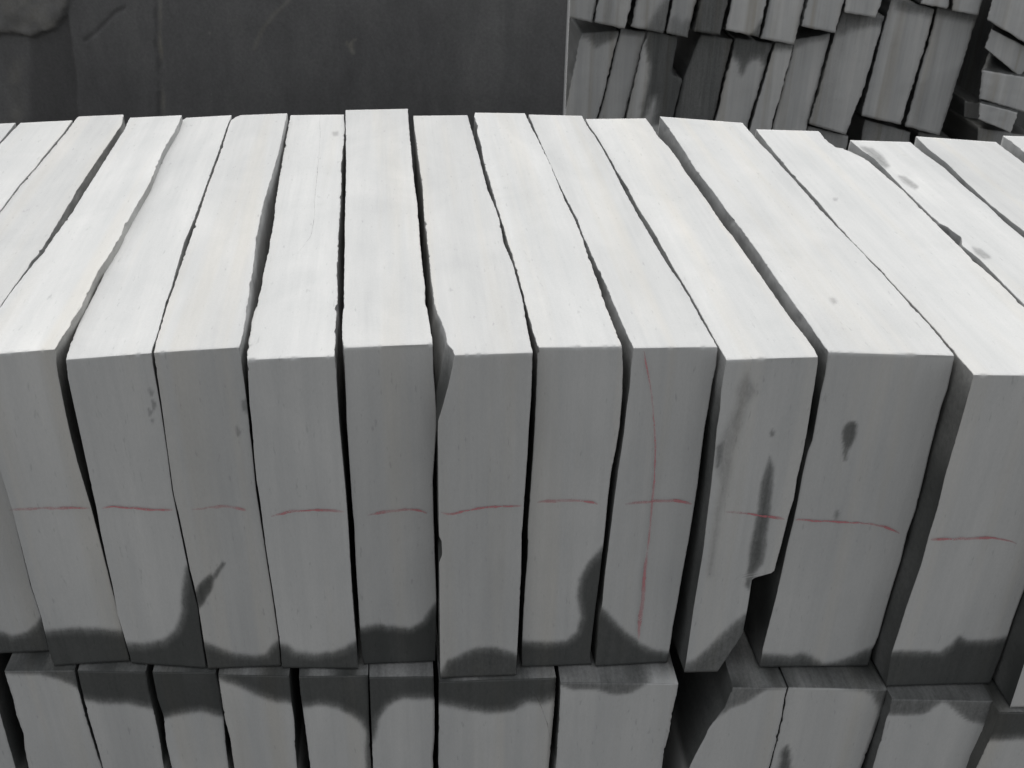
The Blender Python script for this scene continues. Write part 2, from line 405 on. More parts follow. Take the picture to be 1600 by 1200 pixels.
    for q, ln_ in enumerate(d.get('chalk', [])):
        ribbon('red_crayon_line', ln_[0], (bl + np.array([0, -0.0011, 0]), nrm), ln_[1], CRAYON, ob, ln_[2] if len(ln_) > 2 else None, seed + q * 7.7)
    for q, ln_ in enumerate(d.get('crack', [])):
        ribbon('hairline_crack', ln_[0], (fl[0], tn if tn[2] > 0 else -tn), ln_[1], CRACK, ob, None, seed + 3 + q, 0.0004)
    return ob

def below(curve, yb=1130):
    return curve + [(curve[-1][0] + 45, curve[-1][1] - 10), (curve[-1][0] + 60, yb), (curve[0][0] - 25, yb), (curve[0][0] - 25, curve[0][1])]
def above(curve, yt=1000):
    return curve + [(curve[-1][0] + 25, curve[-1][1]), (curve[-1][0] + 25, yt), (curve[0][0] - 25, yt), (curve[0][0] - 25, curve[0][1])]

# ------------------------------------------------------------------ the setting
gs = 60.0
n_ = 60
gx = np.linspace(-gs, gs, n_ + 1); gy = np.linspace(-gs, gs, n_ + 1)
GX, GY = np.meshgrid(gx, gy, indexing='ij')
ids = np.arange((n_ + 1) ** 2).reshape(n_ + 1, n_ + 1)
gf = np.stack([ids[:-1, :-1], ids[1:, :-1], ids[1:, 1:], ids[:-1, 1:]], -1).reshape(-1, 4)
gnd = link('ground', np.stack([GX, GY, np.full_like(GX, GZ - 0.002)], -1).reshape(-1, 3), gf, GROUND, None, None, np.array([0, 0, GZ - 0.002]))
tag(gnd, None, None, None, 'structure')

# ------------------------------------------------------------------ upper row of slabs
U = {}
U['A'] = dict(TL=[(-60, 196), (-430, 568)], TR=[(24, 192), (0, 222), (-310, 567)], FL=[(-430, 568), (-245, 1030)], FR=[(-310, 567), (-144, 1030)])
U['B'] = dict(TL=[(32, 192), (0, 225), (-298, 566)], TR=[(113, 188), (102, 204), (64, 249), (58, 258), (30, 289), (0, 329), (-192, 561)],
              FL=[(-298, 566), (-133, 1030)], FR=[(-192, 561), (-46, 1026)])
U['C'] = dict(TL=[(124, 182), (120, 184), (117, 189), (103, 207), (66, 252), (31, 292), (0, 333), (-187, 562)],
              TR=[(193, 179), (190, 195), (160, 238), (125, 290), (95, 340), (68, 385), (27, 441), (0, 478), (-52, 556)],
              FL=[(-187, 562), (-42, 1024)], FR=[(-52, 556), (0, 732), (20, 797), (48, 916), (64, 962), (77, 1018)],
              wet=[(below([(-60, 975), (0, 987), (20, 994), (42, 987), (55, 977), (65, 963)]), 5, 0.9)])
U['D'] = dict(TL=[(203, 184), (199, 192), (196, 200), (152, 269), (114, 330), (72, 388), (29, 442), (20, 453), (0, 481), (-47, 556)],
              TR=[(284, 180), (277, 198), (255, 235), (232, 290), (205, 335), (180, 385), (153, 423), (128, 478), (105, 515), (92, 534), (87, 546)],
              FL=[(-47, 556), (0, 735), (20, 800), (30, 840), (50, 920), (65, 966), (77, 1018), (85, 1042)],
              FR=[(87, 546), (88, 570), (97, 620), (108, 672), (120, 720), (143, 797), (157, 850), (170, 902), (184, 957), (203, 1034)],
              wet=[(below([(71, 985), (112, 981), (155, 982), (190, 987)]), 6, 0.95)],
              chalk=[([(12, 797), (40, 795), (80, 794), (142, 794)], 4.2)])
U['E'] = dict(TL=[(292, 184), (286, 187), (284, 191), (277, 198), (266, 222), (246, 270), (235, 292), (206, 342), (187, 375), (172, 409), (158, 438), (145, 465), (125, 502), (110, 537), (103, 562)],
              TR=[(362, 180), (355, 197), (340, 240), (322, 290), (304, 340), (287, 380), (273, 430), (267, 452), (259, 472), (250, 507), (243, 530), (236, 552)],
              FL=[(103, 562), (106, 590), (115, 632), (124, 672), (136, 727), (144, 765), (151, 795), (157, 830), (167, 877), (176, 915), (184, 960), (193, 990), (203, 1025), (206, 1037)],
              FR=[(236, 552), (241, 582), (250, 632), (256, 672), (261, 705), (269, 767), (276, 802), (286, 850), (294, 890), (301, 920), (309, 950), (313, 985), (317, 1012), (322, 1045)],
              wet=[(below([(197, 1005), (225, 1006), (255, 1001), (274, 985), (284, 955), (286, 912), (292, 884)]), 6, 0.97), ([(233, 609), (239, 611), (237, 619)], 2, 0.45), ([(238, 626), (243, 632), (240, 641)], 2, 0.55), ([(232, 640), (237, 643), (234, 649)], 2, 0.45), ([(236, 655), (240, 655), (239, 660)], 2, 0.4)],
              chalk=[([(157, 794), (175, 791), (195, 793), (240, 797), (272, 797)], 4.4)])
U['F'] = dict(TL=[(376, 180), (368, 183), (361, 188), (357, 198), (344, 240), (326, 288), (307, 345), (296, 377), (282, 417), (271, 450), (261, 477), (252, 510), (246, 527), (240, 551)],
              TR=[(449, 177), (441, 212), (435, 240), (421, 287), (411, 320), (406, 342), (401, 370), (395, 420), (387, 472), (380, 517), (374, 543)],
              FL=[(240, 551), (247, 595), (253, 635), (259, 682), (272, 775), (279, 802), (290, 855), (297, 890), (304, 918), (311, 953), (316, 985), (320, 1012), (326, 1046)],
              FR=[(374, 543), (377, 567), (382, 600), (386, 632), (390, 670), (395, 715), (400, 767), (406, 805), (413, 850), (418, 885), (424, 920), (429, 955), (435, 997), (439, 1042)],
              wet=[(below([(317, 1002), (337, 1010), (362, 1020), (400, 1024), (415, 1022), (424, 1011), (431, 1003)]), 5, 0.93),
                   ([(301, 936), (310, 915), (319, 906), (330, 898), (335, 901), (331, 920), (319, 942), (311, 950)], 3.5, 0.9), ([(330, 904), (348, 879), (351, 881), (335, 906)], 2.5, 0.7),
                   ([(378, 628), (386, 622), (388, 645), (380, 640)], 3, 0.55), ([(370, 668), (375, 676), (372, 680)], 3, 0.5)],
              chalk=[([(297, 797), (320, 794), (350, 791), (370, 793), (388, 798)], 4.8)])
U['G'] = dict(TL=[(454, 180), (447, 217), (437, 275), (431, 315), (428, 347), (419, 395), (411, 430), (409, 447), (402, 475), (396, 492), (390, 525), (386, 550), (387, 562)],
              TR=[(537, 179), (539, 202), (536, 232), (533, 260), (534, 280), (532, 320), (529, 365), (527, 430), (527, 475), (524, 505), (524, 530), (522, 557)],
              FL=[(387, 562), (388, 590), (390, 632), (394, 665), (397, 710), (401, 750), (407, 787), (411, 820), (416, 860), (421, 892), (427, 930), (432, 965), (437, 1000), (441, 1045)],
              FR=[(522, 557), (525, 580), (527, 620), (530, 660), (535, 715), (540, 767), (544, 820), (547, 872), (550, 920), (553, 960), (557, 1007), (560, 1046)],
              wet=[(below([(437, 1005), (450, 1006), (462, 1017), (492, 1022), (520, 1019), (540, 1011), (554, 1002)]), 6, 0.95)],
              spots=[([(520, 207), (528, 206), (528, 211), (521, 212)], 2.5, 0.4)],
              crack=[([(500, 180), (500, 222), (495, 280), (492, 310), (491, 340), (486, 370), (477, 380), (461, 401)], 0.8)],
              chalk=[([(422, 807), (455, 799), (487, 797), (512, 797), (541, 800)], 4.4)])
U['H'] = dict(TL=[(540, 172), (540, 210), (541, 257), (540, 300), (539, 352), (538, 430), (537, 477), (535, 510), (535, 530), (538, 543)],
              TR=[(637, 170), (639, 200), (641, 220), (644, 255), (647, 285), (651, 312), (654, 347), (656, 377), (661, 425), (664, 450), (664, 476), (667, 482), (671, 504), (676, 538)],
              FL=[(538, 543), (539, 580), (541, 620), (542, 660), (546, 722), (550, 780), (554, 832), (557, 897), (560, 940), (562, 975), (565, 1020), (569, 1040)],
              FR=[(676, 538), (677, 580), (680, 615), (682, 645), (682, 665), (680, 695), (676, 752), (677, 795), (679, 860), (681, 910), (682, 950), (681, 1000), (680, 1034)],
              wet=[(below([(562, 981), (587, 976), (612, 980), (640, 982), (660, 970), (675, 950), (682, 942)]), 5, 0.98)],
              chalk=[([(571, 806), (600, 800), (637, 796), (655, 797), (671, 804)], 4.4)])
U['I'] = dict(TL=[(645, 181), (647, 195), (651, 225), (656, 265), (660, 287), (661, 302), (663, 340), (666, 365), (670, 397), (674, 435), (677, 457), (680, 482), (689, 500), (695, 517), (699, 537), (707, 547), (711, 555)],
              TR=[(730, 180), (736, 200), (742, 222), (749, 247), (756, 275), (762, 297), (772, 320), (780, 342), (787, 380), (801, 412), (810, 445), (817, 470), (821, 497), (826, 525), (832, 551)],
              FL=[(711, 555), (706, 580), (700, 605), (692, 635), (685, 657), (684, 680), (683, 720), (683, 760), (685, 800), (686, 838), (690, 846), (691, 868), (686, 880), (685, 925), (684, 970), (687, 1040), (689, 1061)],
              FR=[(832, 551), (831, 590), (829, 632), (826, 672), (824, 712), (819, 780), (815, 840), (814, 897), (811, 957), (809, 1000), (806, 1056)],
              c0=(683, 555), fb_l=(688, 1061),
              wet=[(below([(689, 1049), (700, 1032), (725, 1020), (750, 1012), (775, 1012), (808, 1023)]), 5, 0.9)],
              chalk=[([(686, 800), (705, 804), (725, 799), (762, 792), (800, 791), (817, 791)], 4.0)])
U['J'] = dict(TL=[(742, 176), (741, 182), (747, 199), (745, 206), (751, 222), (757, 257), (769, 295), (775, 317), (786, 352), (791, 370), (802, 402), (815, 450), (822, 477), (829, 502), (835, 525), (840, 543)],
              TR=[(820, 177), (832, 202), (845, 227), (855, 247), (867, 275), (881, 310), (894, 335), (906, 362), (919, 400), (928, 425), (936, 447), (947, 480), (957, 505), (967, 530), (971, 541)],
              FL=[(840, 543), (839, 582), (837, 632), (835, 675), (833, 710), (829, 765), (825, 820), (824, 872), (820, 922), (818, 955), (816, 1000), (815, 1043)],
              FR=[(971, 541), (973, 575), (972, 615), (968, 665), (962, 702), (955, 737), (950, 777), (945, 830), (942, 857), (937, 900), (931, 945), (925, 995), (922, 1025), (924, 1040)],
              wet=[(below([(819, 1001), (855, 1005), (885, 1000), (902, 987), (907, 965), (901, 930), (905, 905), (912, 895), (922, 877), (942, 855)]), 5, 0.95)],
              chalk=[([(837, 785), (875, 782), (900, 782), (920, 784), (937, 788)], 4.8)])
U['K'] = dict(TL=[(826, 179), (837, 205), (850, 235), (862, 262), (875, 290), (886, 312), (902, 342), (910, 365), (922, 392), (936, 422), (947, 445), (957, 470), (970, 500), (980, 522), (990, 544)],
              TR=[(909, 181), (920, 201), (929, 212), (944, 237), (959, 265), (974, 295), (996, 335), (1011, 360), (1026, 386), (1044, 415), (1063, 442), (1079, 468), (1096, 500), (1111, 525), (1121, 542)],
              FL=[(990, 544), (986, 575), (984, 605), (979, 640), (975, 677), (971, 704), (966, 735), (960, 780), (955, 820), (950, 860), (945, 900), (941, 945), (936, 965), (934, 1000), (930, 1042)],
              FR=[(1121, 542), (1119, 570), (1112, 602), (1107, 635), (1101, 667), (1096, 705), (1090, 755), (1082, 807), (1076, 845), (1066, 898), (1059, 940), (1052, 975), (1046, 1015), (1042, 1036)],
              wet=[(below([(937, 945), (955, 965), (975, 985), (1000, 1007), (1017, 1015), (1046, 1021)]), 5, 0.93)],
              chalk=[([(974, 789), (1000, 785), (1040, 782), (1062, 783), (1083, 788)], 4.6),
                     ([(1006, 546), (1010, 572), (1016, 600), (1021, 645), (1024, 695), (1023, 742), (1019, 785), (1015, 830), (1011, 867)], 3.0, 0.8), ([(1011, 860), (1007, 900), (1004, 942), (1001, 960), (997, 1003)], 6.5, 0.9)])
U['L'] = dict(TL=[(915, 186), (922, 199), (932, 212), (947, 237), (962, 265), (980, 292), (997, 325), (1015, 352), (1026, 370), (1040, 397), (1058, 428), (1067, 442), (1082, 467), (1099, 498), (1121, 538), (1135, 562)],
              TR=[(1009, 185), (1020, 200), (1027, 212), (1045, 230), (1060, 250), (1070, 267), (1087, 290), (1107, 317), (1125, 345), (1145, 370), (1168, 402), (1190, 433), (1217, 472), (1237, 500), (1257, 525), (1272, 545), (1278, 558)],
              FL=[(1135, 562), (1132, 580), (1127, 610), (1125, 640), (1120, 670), (1117, 705), (1111, 760), (1104, 815), (1099, 860), (1091, 908), (1084, 950), (1077, 1000), (1072, 1035), (1069, 1052)],
              FR=[(1278, 558), (1276, 580), (1271, 610), (1266, 640), (1261, 672), (1254, 710), (1245, 747), (1240, 780), (1231, 808), (1221, 850), (1212, 882), (1209, 895), (1175, 905), (1169, 945), (1165, 967), (1160, 992), (1152, 1004), (1140, 1022), (1120, 1052)],
              BR=(1168, 1050), fb_r=(1168, 1051), dec_s=0.2,
              wet=[(below([(1064, 1041), (1087, 1030), (1107, 1012), (1132, 987), (1155, 967), (1175, 952)]), 5, 0.8),
                   ([(1167, 582), (1181, 612), (1163, 640), (1156, 670), (1146, 705), (1136, 760), (1126, 800), (1119, 850), (1112, 900), (1106, 900), (1112, 850), (1118, 800), (1127, 755), (1119, 727), (1122, 700), (1141, 657), (1150, 632), (1153, 605)], 8, 0.36), ([(1166, 590), (1172, 606), (1158, 640), (1148, 668), (1142, 664), (1156, 632)], 5, 0.5), ([(1122, 700), (1131, 690), (1127, 720), (1121, 730)], 4, 0.65),
                   ([(1203, 714), (1208, 730), (1207, 770), (1200, 822), (1192, 880), (1178, 897), (1171, 922), (1164, 915), (1172, 860), (1182, 810), (1190, 755)], 4.5, 0.86),
                   ([(1206, 673), (1209, 676), (1207, 681), (1204, 678)], 2.5, 0.6)],
              chalk=[([(1132, 799), (1162, 802), (1182, 805), (1200, 807), (1230, 812)], 4.2)])
U['M'] = dict(TL=[(1031, 182), (1045, 200), (1070, 237), (1087, 265), (1115, 300), (1140, 335), (1165, 367), (1190, 401), (1204, 423), (1225, 452), (1250, 487), (1272, 517), (1295, 550)],
              TR=[(1160, 192), (1180, 215), (1200, 236), (1225, 264), (1250, 291), (1282, 328), (1312, 359), (1337, 384), (1372, 420), (1399, 450), (1425, 480), (1450, 505), (1472, 532), (1491, 556)],
              FL=[(1295, 550), (1292, 567), (1289, 587), (1282, 617), (1276, 652), (1269, 690), (1262, 707), (1254, 742), (1246, 787), (1240, 815), (1230, 855), (1221, 898), (1210, 945), (1201, 980), (1192, 1015), (1187, 1044)],
              FR=[(1491, 556), (1487, 580), (1480, 610), (1471, 635), (1464, 662), (1450, 717), (1442, 752), (1430, 800), (1417, 835), (1407, 877), (1394, 917), (1380, 965), (1372, 995), (1362, 1017), (1356, 1041)],
              wet=[(below([(1185, 1021), (1200, 1022), (1237, 1024), (1252, 1019), (1267, 1025), (1287, 1036), (1312, 1032), (1337, 1022), (1366, 1009)]), 6, 0.93),
                   ([(1326, 661), (1332, 659), (1337, 663), (1337, 676), (1334, 687), (1328, 697), (1323, 706), (1321, 718), (1319, 718), (1319, 700), (1317, 688), (1318, 674), (1321, 666)], 3, 0.8), ([(1308, 797), (1310, 803), (1307, 812), (1305, 806)], 2.5, 0.5)],
              spots=[([(1296, 466), (1303, 466), (1308, 472), (1302, 474)], 2.5, 0.3)],
              chalk=[([(1241, 812), (1300, 815), (1355, 818), (1385, 824), (1408, 835)], 4.0)])
U['N'] = dict(TL=[(1181, 202), (1200, 226), (1237, 271), (1275, 311), (1312, 356), (1340, 386), (1375, 421), (1407, 456), (1440, 491), (1470, 524), (1493, 553), (1522, 586)],
              TR=[(1279, 205), (1287, 213), (1295, 222), (1307, 231), (1317, 232), (1340, 242), (1355, 250), (1367, 261), (1411, 298), (1449, 336), (1474, 361), (1496, 382), (1524, 410), (1560, 441), (1600, 480), (1712, 588)],
              FL=[(1522, 586), (1515, 612), (1506, 645), (1497, 677), (1488, 707), (1477, 745), (1465, 795), (1451, 840), (1440, 882), (1430, 910), (1417, 947), (1402, 995), (1392, 1025), (1384, 1073)],
              FR=[(1712, 588), (1600, 922), (1582, 970), (1575, 992), (1565, 1022), (1546, 1069)],
              wet=[(below([(1390, 1018), (1425, 1017), (1470, 1020), (1487, 1007), (1500, 995), (1512, 1002), (1542, 1000), (1585, 993)]), 5, 0.95)],
              spots=[([(1303, 310), (1308, 310), (1307, 313), (1303, 313)], 2, 0.35)],
              chalk=[([(1452, 844), (1500, 842), (1545, 840), (1570, 843), (1591, 850)], 4.6)])
U['O'] = dict(TL=[(1328, 219), (1347, 235), (1365, 247), (1393, 275), (1413, 296), (1441, 323), (1466, 348), (1480, 354), (1490, 362), (1502, 370), (1504, 384), (1531, 405), (1563, 438), (1600, 475), (1750, 618)],
              TR=[(1422, 222), (1440, 237), (1475, 262), (1507, 292), (1542, 320), (1570, 347), (1600, 372), (1890, 622)],
              FL=[(1750, 618), (1600, 1040), (1578, 1107)], FR=[(1890, 622), (1695, 1104)],
              spots=[([(1345, 230), (1362, 232), (1378, 244), (1389, 259), (1383, 261), (1370, 252)], 4, 0.6), ([(1405, 275), (1414, 277), (1433, 292), (1429, 294), (1412, 283)], 3, 0.5), ([(1520, 387), (1532, 390), (1546, 402), (1538, 403), (1524, 394)], 3.5, 0.5)])
U['P'] = dict(TL=[(1431, 213), (1450, 232), (1482, 257), (1510, 285), (1550, 322), (1600, 361), (1905, 615)], TR=[(1556, 222), (1600, 255), (2080, 618)],
              FL=[(1905, 615), (1712, 1095)], FR=[(2080, 618), (1860, 1095)])
U['Q'] = dict(TL=[(1567, 212), (1600, 237), (2100, 620)], TR=[(1690, 216), (2290, 625)], FL=[(2100, 620), (1877, 1095)], FR=[(2290, 625), (2039, 1095)])

ULAB = {
 'A': 'grey stone slab at the far left end, only a sliver of pale top showing',
 'B': 'second slab from the left end of the upper row, only its pale top showing',
 'C': 'third slab from the left, its front cut off by the left picture edge',
 'D': 'leftmost slab with a red line on its front, damp along its foot',
 'E': 'upper slab with a wet patch climbing its right edge, second red line from left',
 'F': 'upper slab with a dark leaf-shaped wet mark by its lower left edge',
 'G': 'upper slab with a hairline crack and a dark dot on its pale top',
 'H': 'upper slab reaching farthest back, with a tall wet band at its foot',
 'I': 'upper slab with its front top left corner broken off in a grey chip',
 'J': 'upper slab with a large wet patch climbing its lower right edge',
 'K': 'upper slab with a red cross of one long upright and one level line',
 'L': 'upper slab with dark streaks and its lower right corner broken away',
 'M': 'thick upper slab with a drop-shaped wet spot high on its front',
 'N': 'protruding thick upper slab at the right, last one with a red line',
 'O': 'upper slab at right with grey smudges and a notch along its top edge',
 'P': 'second slab from the right end of the upper row, clean pale top',
 'Q': 'last slab at the right end, only its back top corner showing',
}
for i, k in enumerate(U):
    off = k in 'ABPQ'
    slab('cut_stone', ULAB[k], U[k], i + 1, 'upper row of stone slabs set on edge', nx=16 if off else 54, ny=110 if off else 170, nz=30 if off else 128)

# ------------------------------------------------------------------ lower row
def low_slab(label, FL, FR, seed, wet=(), yback=None, topwet=0.85, crack=(), nx=26, ny=24, nz=100, cut=0.0, hidden=False, dry=None, side_dark=None):
    """FL/FR: front edges from the top corner down (the tops lie at z = 0)"""
    FL, FR = np.asarray(FL, float), np.asarray(FR, float)
    a, b = on_z(FL[0], 0.0), on_z(FR[0], 0.0)
    t = b[:2] - a[:2]; nrm = np.array([t[1], -t[0], 0.0]); nrm /= np.linalg.norm(nrm)
    if nrm[1] > 0: nrm = -nrm
    fl = np.array([on_plane(p, a, nrm) for p in FL]); fr = np.array([on_plane(p, a, nrm) for p in FR])
    wk = np.concatenate([np.linspace(0, 0.997, nz)[:-1] ** 0.75, [0.997, 1]]); zk = GZ + wk * (0 - GZ)      # finer towards the top
    xl = np.interp(zk, fl[::-1, 2], fl[::-1, 0]); xr = np.interp(zk, fr[::-1, 2], fr[::-1, 0])
    sj = np.concatenate([[0, 0.0015], np.linspace(0.0015, 1, ny)[1:]])
    yb = yback or (a[1] + b[1]) / 2 + 0.78 * S
    I, J, K, Fs = shell(nx, ny, nz)
    u, s = I / nx, sj[J]
    ds = s * (yb - a[1])
    e = np.exp(-(ds / 0.03) ** 2)
    z = zk[K]
    r1, c1 = rough(ds, z, seed * 4.1 + 300, e); r2, c2 = rough(ds, z, seed * 4.1 + 420, e)
    XL = xl[K] + (r1 + c1) * 0.45; XR = xr[K] + (r2 - c2) * 0.45
    if cut: XL = XL + cut * ds
    V = np.empty((len(u), 3)); V[:, 0] = XL + (XR - XL) * u
    yf = a[1] - nrm[0] / nrm[1] * (V[:, 0] - a[0])
    V[:, 1] = yf + (yb - yf) * s
    V[:, 2] = z - 0.0015 * (K == nz)
    ft = (J == 0) & (K == nz)
    nb = np.maximum(0, vnoise(V[:, 0] * 180, seed * 1.3) - 0.2) * 0.0025 + 0.0003
    V[ft, 2] -= nb[ft]; V[ft, 1] += nb[ft] * 0.8
    wv = np.zeros(len(V)); f = J == 0; tp = (K == nz) & ~f
    wv[f] = wetness(V[f], list(wet))
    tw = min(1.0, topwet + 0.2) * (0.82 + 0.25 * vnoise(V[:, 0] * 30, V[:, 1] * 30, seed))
    if dry is not None: tw = tw * (1 - wetness(V, [(dry, 4, 1.0)]))  # pale patch painted where sun reaches the ledge
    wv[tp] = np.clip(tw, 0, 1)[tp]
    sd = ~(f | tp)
    lv = (-0.2 if side_dark is None else side_dark) + 0.03 * vnoise(V[:, 1] * 9, seed, 8)
    wv[sd] = sstep(lv - 0.02, lv + 0.02, V[:, 2])[sd] * 0.9  # sides dark in their upper part only
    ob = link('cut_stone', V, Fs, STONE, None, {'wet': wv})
    tag(ob, label, 'stone slab', 'lower row of stone slabs set on edge')
    for c in crack: ribbon('hairline_crack', c[0], (a, nrm), c[1], CRACK, ob, None, seed, 0.0012)
    return ob

SO = 5
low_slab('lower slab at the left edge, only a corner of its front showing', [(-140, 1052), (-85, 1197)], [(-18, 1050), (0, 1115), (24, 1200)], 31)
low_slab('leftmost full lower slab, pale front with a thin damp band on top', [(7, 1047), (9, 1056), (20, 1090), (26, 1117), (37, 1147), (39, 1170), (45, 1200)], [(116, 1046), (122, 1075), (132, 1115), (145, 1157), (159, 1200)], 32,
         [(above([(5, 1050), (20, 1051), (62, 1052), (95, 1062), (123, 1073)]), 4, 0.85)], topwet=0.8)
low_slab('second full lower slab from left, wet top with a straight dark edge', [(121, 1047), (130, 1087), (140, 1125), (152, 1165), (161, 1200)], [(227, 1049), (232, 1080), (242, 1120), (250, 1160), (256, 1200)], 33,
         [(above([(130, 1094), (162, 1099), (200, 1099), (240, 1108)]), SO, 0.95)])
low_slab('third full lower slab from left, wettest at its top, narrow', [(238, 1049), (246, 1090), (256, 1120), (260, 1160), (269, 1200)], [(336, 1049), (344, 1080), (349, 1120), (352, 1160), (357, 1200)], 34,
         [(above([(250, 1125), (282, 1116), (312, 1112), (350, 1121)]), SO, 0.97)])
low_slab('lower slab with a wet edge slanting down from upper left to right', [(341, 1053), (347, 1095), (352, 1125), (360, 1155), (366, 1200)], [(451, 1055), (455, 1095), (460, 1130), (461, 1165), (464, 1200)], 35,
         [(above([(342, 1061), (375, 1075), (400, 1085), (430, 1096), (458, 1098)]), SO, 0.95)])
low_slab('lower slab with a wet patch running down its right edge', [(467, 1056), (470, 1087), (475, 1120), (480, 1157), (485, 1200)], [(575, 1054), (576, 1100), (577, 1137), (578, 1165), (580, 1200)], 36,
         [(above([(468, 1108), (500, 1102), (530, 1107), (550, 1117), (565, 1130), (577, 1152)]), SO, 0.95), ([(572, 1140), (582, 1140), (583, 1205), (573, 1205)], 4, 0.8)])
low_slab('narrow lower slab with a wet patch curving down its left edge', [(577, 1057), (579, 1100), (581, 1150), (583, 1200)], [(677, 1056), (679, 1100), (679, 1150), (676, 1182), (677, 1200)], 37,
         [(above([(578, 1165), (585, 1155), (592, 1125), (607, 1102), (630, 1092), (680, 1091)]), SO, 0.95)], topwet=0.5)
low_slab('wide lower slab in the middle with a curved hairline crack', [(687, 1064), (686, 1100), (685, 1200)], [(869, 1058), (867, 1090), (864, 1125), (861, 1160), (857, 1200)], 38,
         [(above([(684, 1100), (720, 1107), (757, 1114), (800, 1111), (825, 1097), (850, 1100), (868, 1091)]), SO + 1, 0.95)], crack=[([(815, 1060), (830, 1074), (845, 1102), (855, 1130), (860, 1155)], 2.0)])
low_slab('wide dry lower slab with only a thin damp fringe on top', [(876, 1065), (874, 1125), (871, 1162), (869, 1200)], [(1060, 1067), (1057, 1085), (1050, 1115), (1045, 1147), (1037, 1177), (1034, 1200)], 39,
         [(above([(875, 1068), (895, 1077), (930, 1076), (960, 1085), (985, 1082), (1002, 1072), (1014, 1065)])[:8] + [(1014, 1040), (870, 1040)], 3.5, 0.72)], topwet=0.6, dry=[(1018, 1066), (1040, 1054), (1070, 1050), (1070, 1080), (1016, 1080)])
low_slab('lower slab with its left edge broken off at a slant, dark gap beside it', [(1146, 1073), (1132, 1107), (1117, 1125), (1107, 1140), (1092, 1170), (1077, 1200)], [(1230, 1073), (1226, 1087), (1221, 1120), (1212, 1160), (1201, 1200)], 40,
         [(above([(1112, 1127), (1137, 1107), (1165, 1097), (1190, 1080), (1200, 1076), (1232, 1074)]), 4, 0.7)], topwet=0.8, cut=0.05, side_dark=-0.17)
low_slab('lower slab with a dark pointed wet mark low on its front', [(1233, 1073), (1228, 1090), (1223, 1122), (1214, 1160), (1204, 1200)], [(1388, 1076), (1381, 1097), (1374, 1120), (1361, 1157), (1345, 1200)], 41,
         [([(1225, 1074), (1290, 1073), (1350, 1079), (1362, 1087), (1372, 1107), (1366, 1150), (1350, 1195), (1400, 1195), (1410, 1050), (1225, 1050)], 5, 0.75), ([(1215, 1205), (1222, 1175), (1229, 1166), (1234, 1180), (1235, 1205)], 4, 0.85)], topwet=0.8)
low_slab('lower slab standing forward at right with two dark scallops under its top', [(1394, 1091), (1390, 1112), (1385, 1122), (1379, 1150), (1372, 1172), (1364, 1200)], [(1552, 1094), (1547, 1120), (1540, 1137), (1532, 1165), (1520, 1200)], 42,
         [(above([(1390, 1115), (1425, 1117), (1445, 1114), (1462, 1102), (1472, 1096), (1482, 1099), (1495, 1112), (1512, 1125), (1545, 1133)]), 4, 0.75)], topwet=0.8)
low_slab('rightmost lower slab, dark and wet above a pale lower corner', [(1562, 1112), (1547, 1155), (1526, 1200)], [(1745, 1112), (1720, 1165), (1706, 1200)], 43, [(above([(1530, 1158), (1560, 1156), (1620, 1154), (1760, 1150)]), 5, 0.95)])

# supports that carry the ends of the upper row, just outside the picture
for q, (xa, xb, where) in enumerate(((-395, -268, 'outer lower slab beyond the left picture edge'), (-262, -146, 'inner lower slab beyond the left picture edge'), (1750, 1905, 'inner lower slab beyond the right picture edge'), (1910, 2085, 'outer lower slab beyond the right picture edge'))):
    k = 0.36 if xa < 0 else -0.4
    low_slab(where + ', under the last upper slabs', [(xa, 1054 if xa < 0 else 1112), (xa + 150 * k, 1204 if xa < 0 else 1262)], [(xb, 1053 if xa < 0 else 1112), (xb + 150 * k, 1203 if xa < 0 else 1262)], 46 + q, nx=10, ny=10, nz=30)

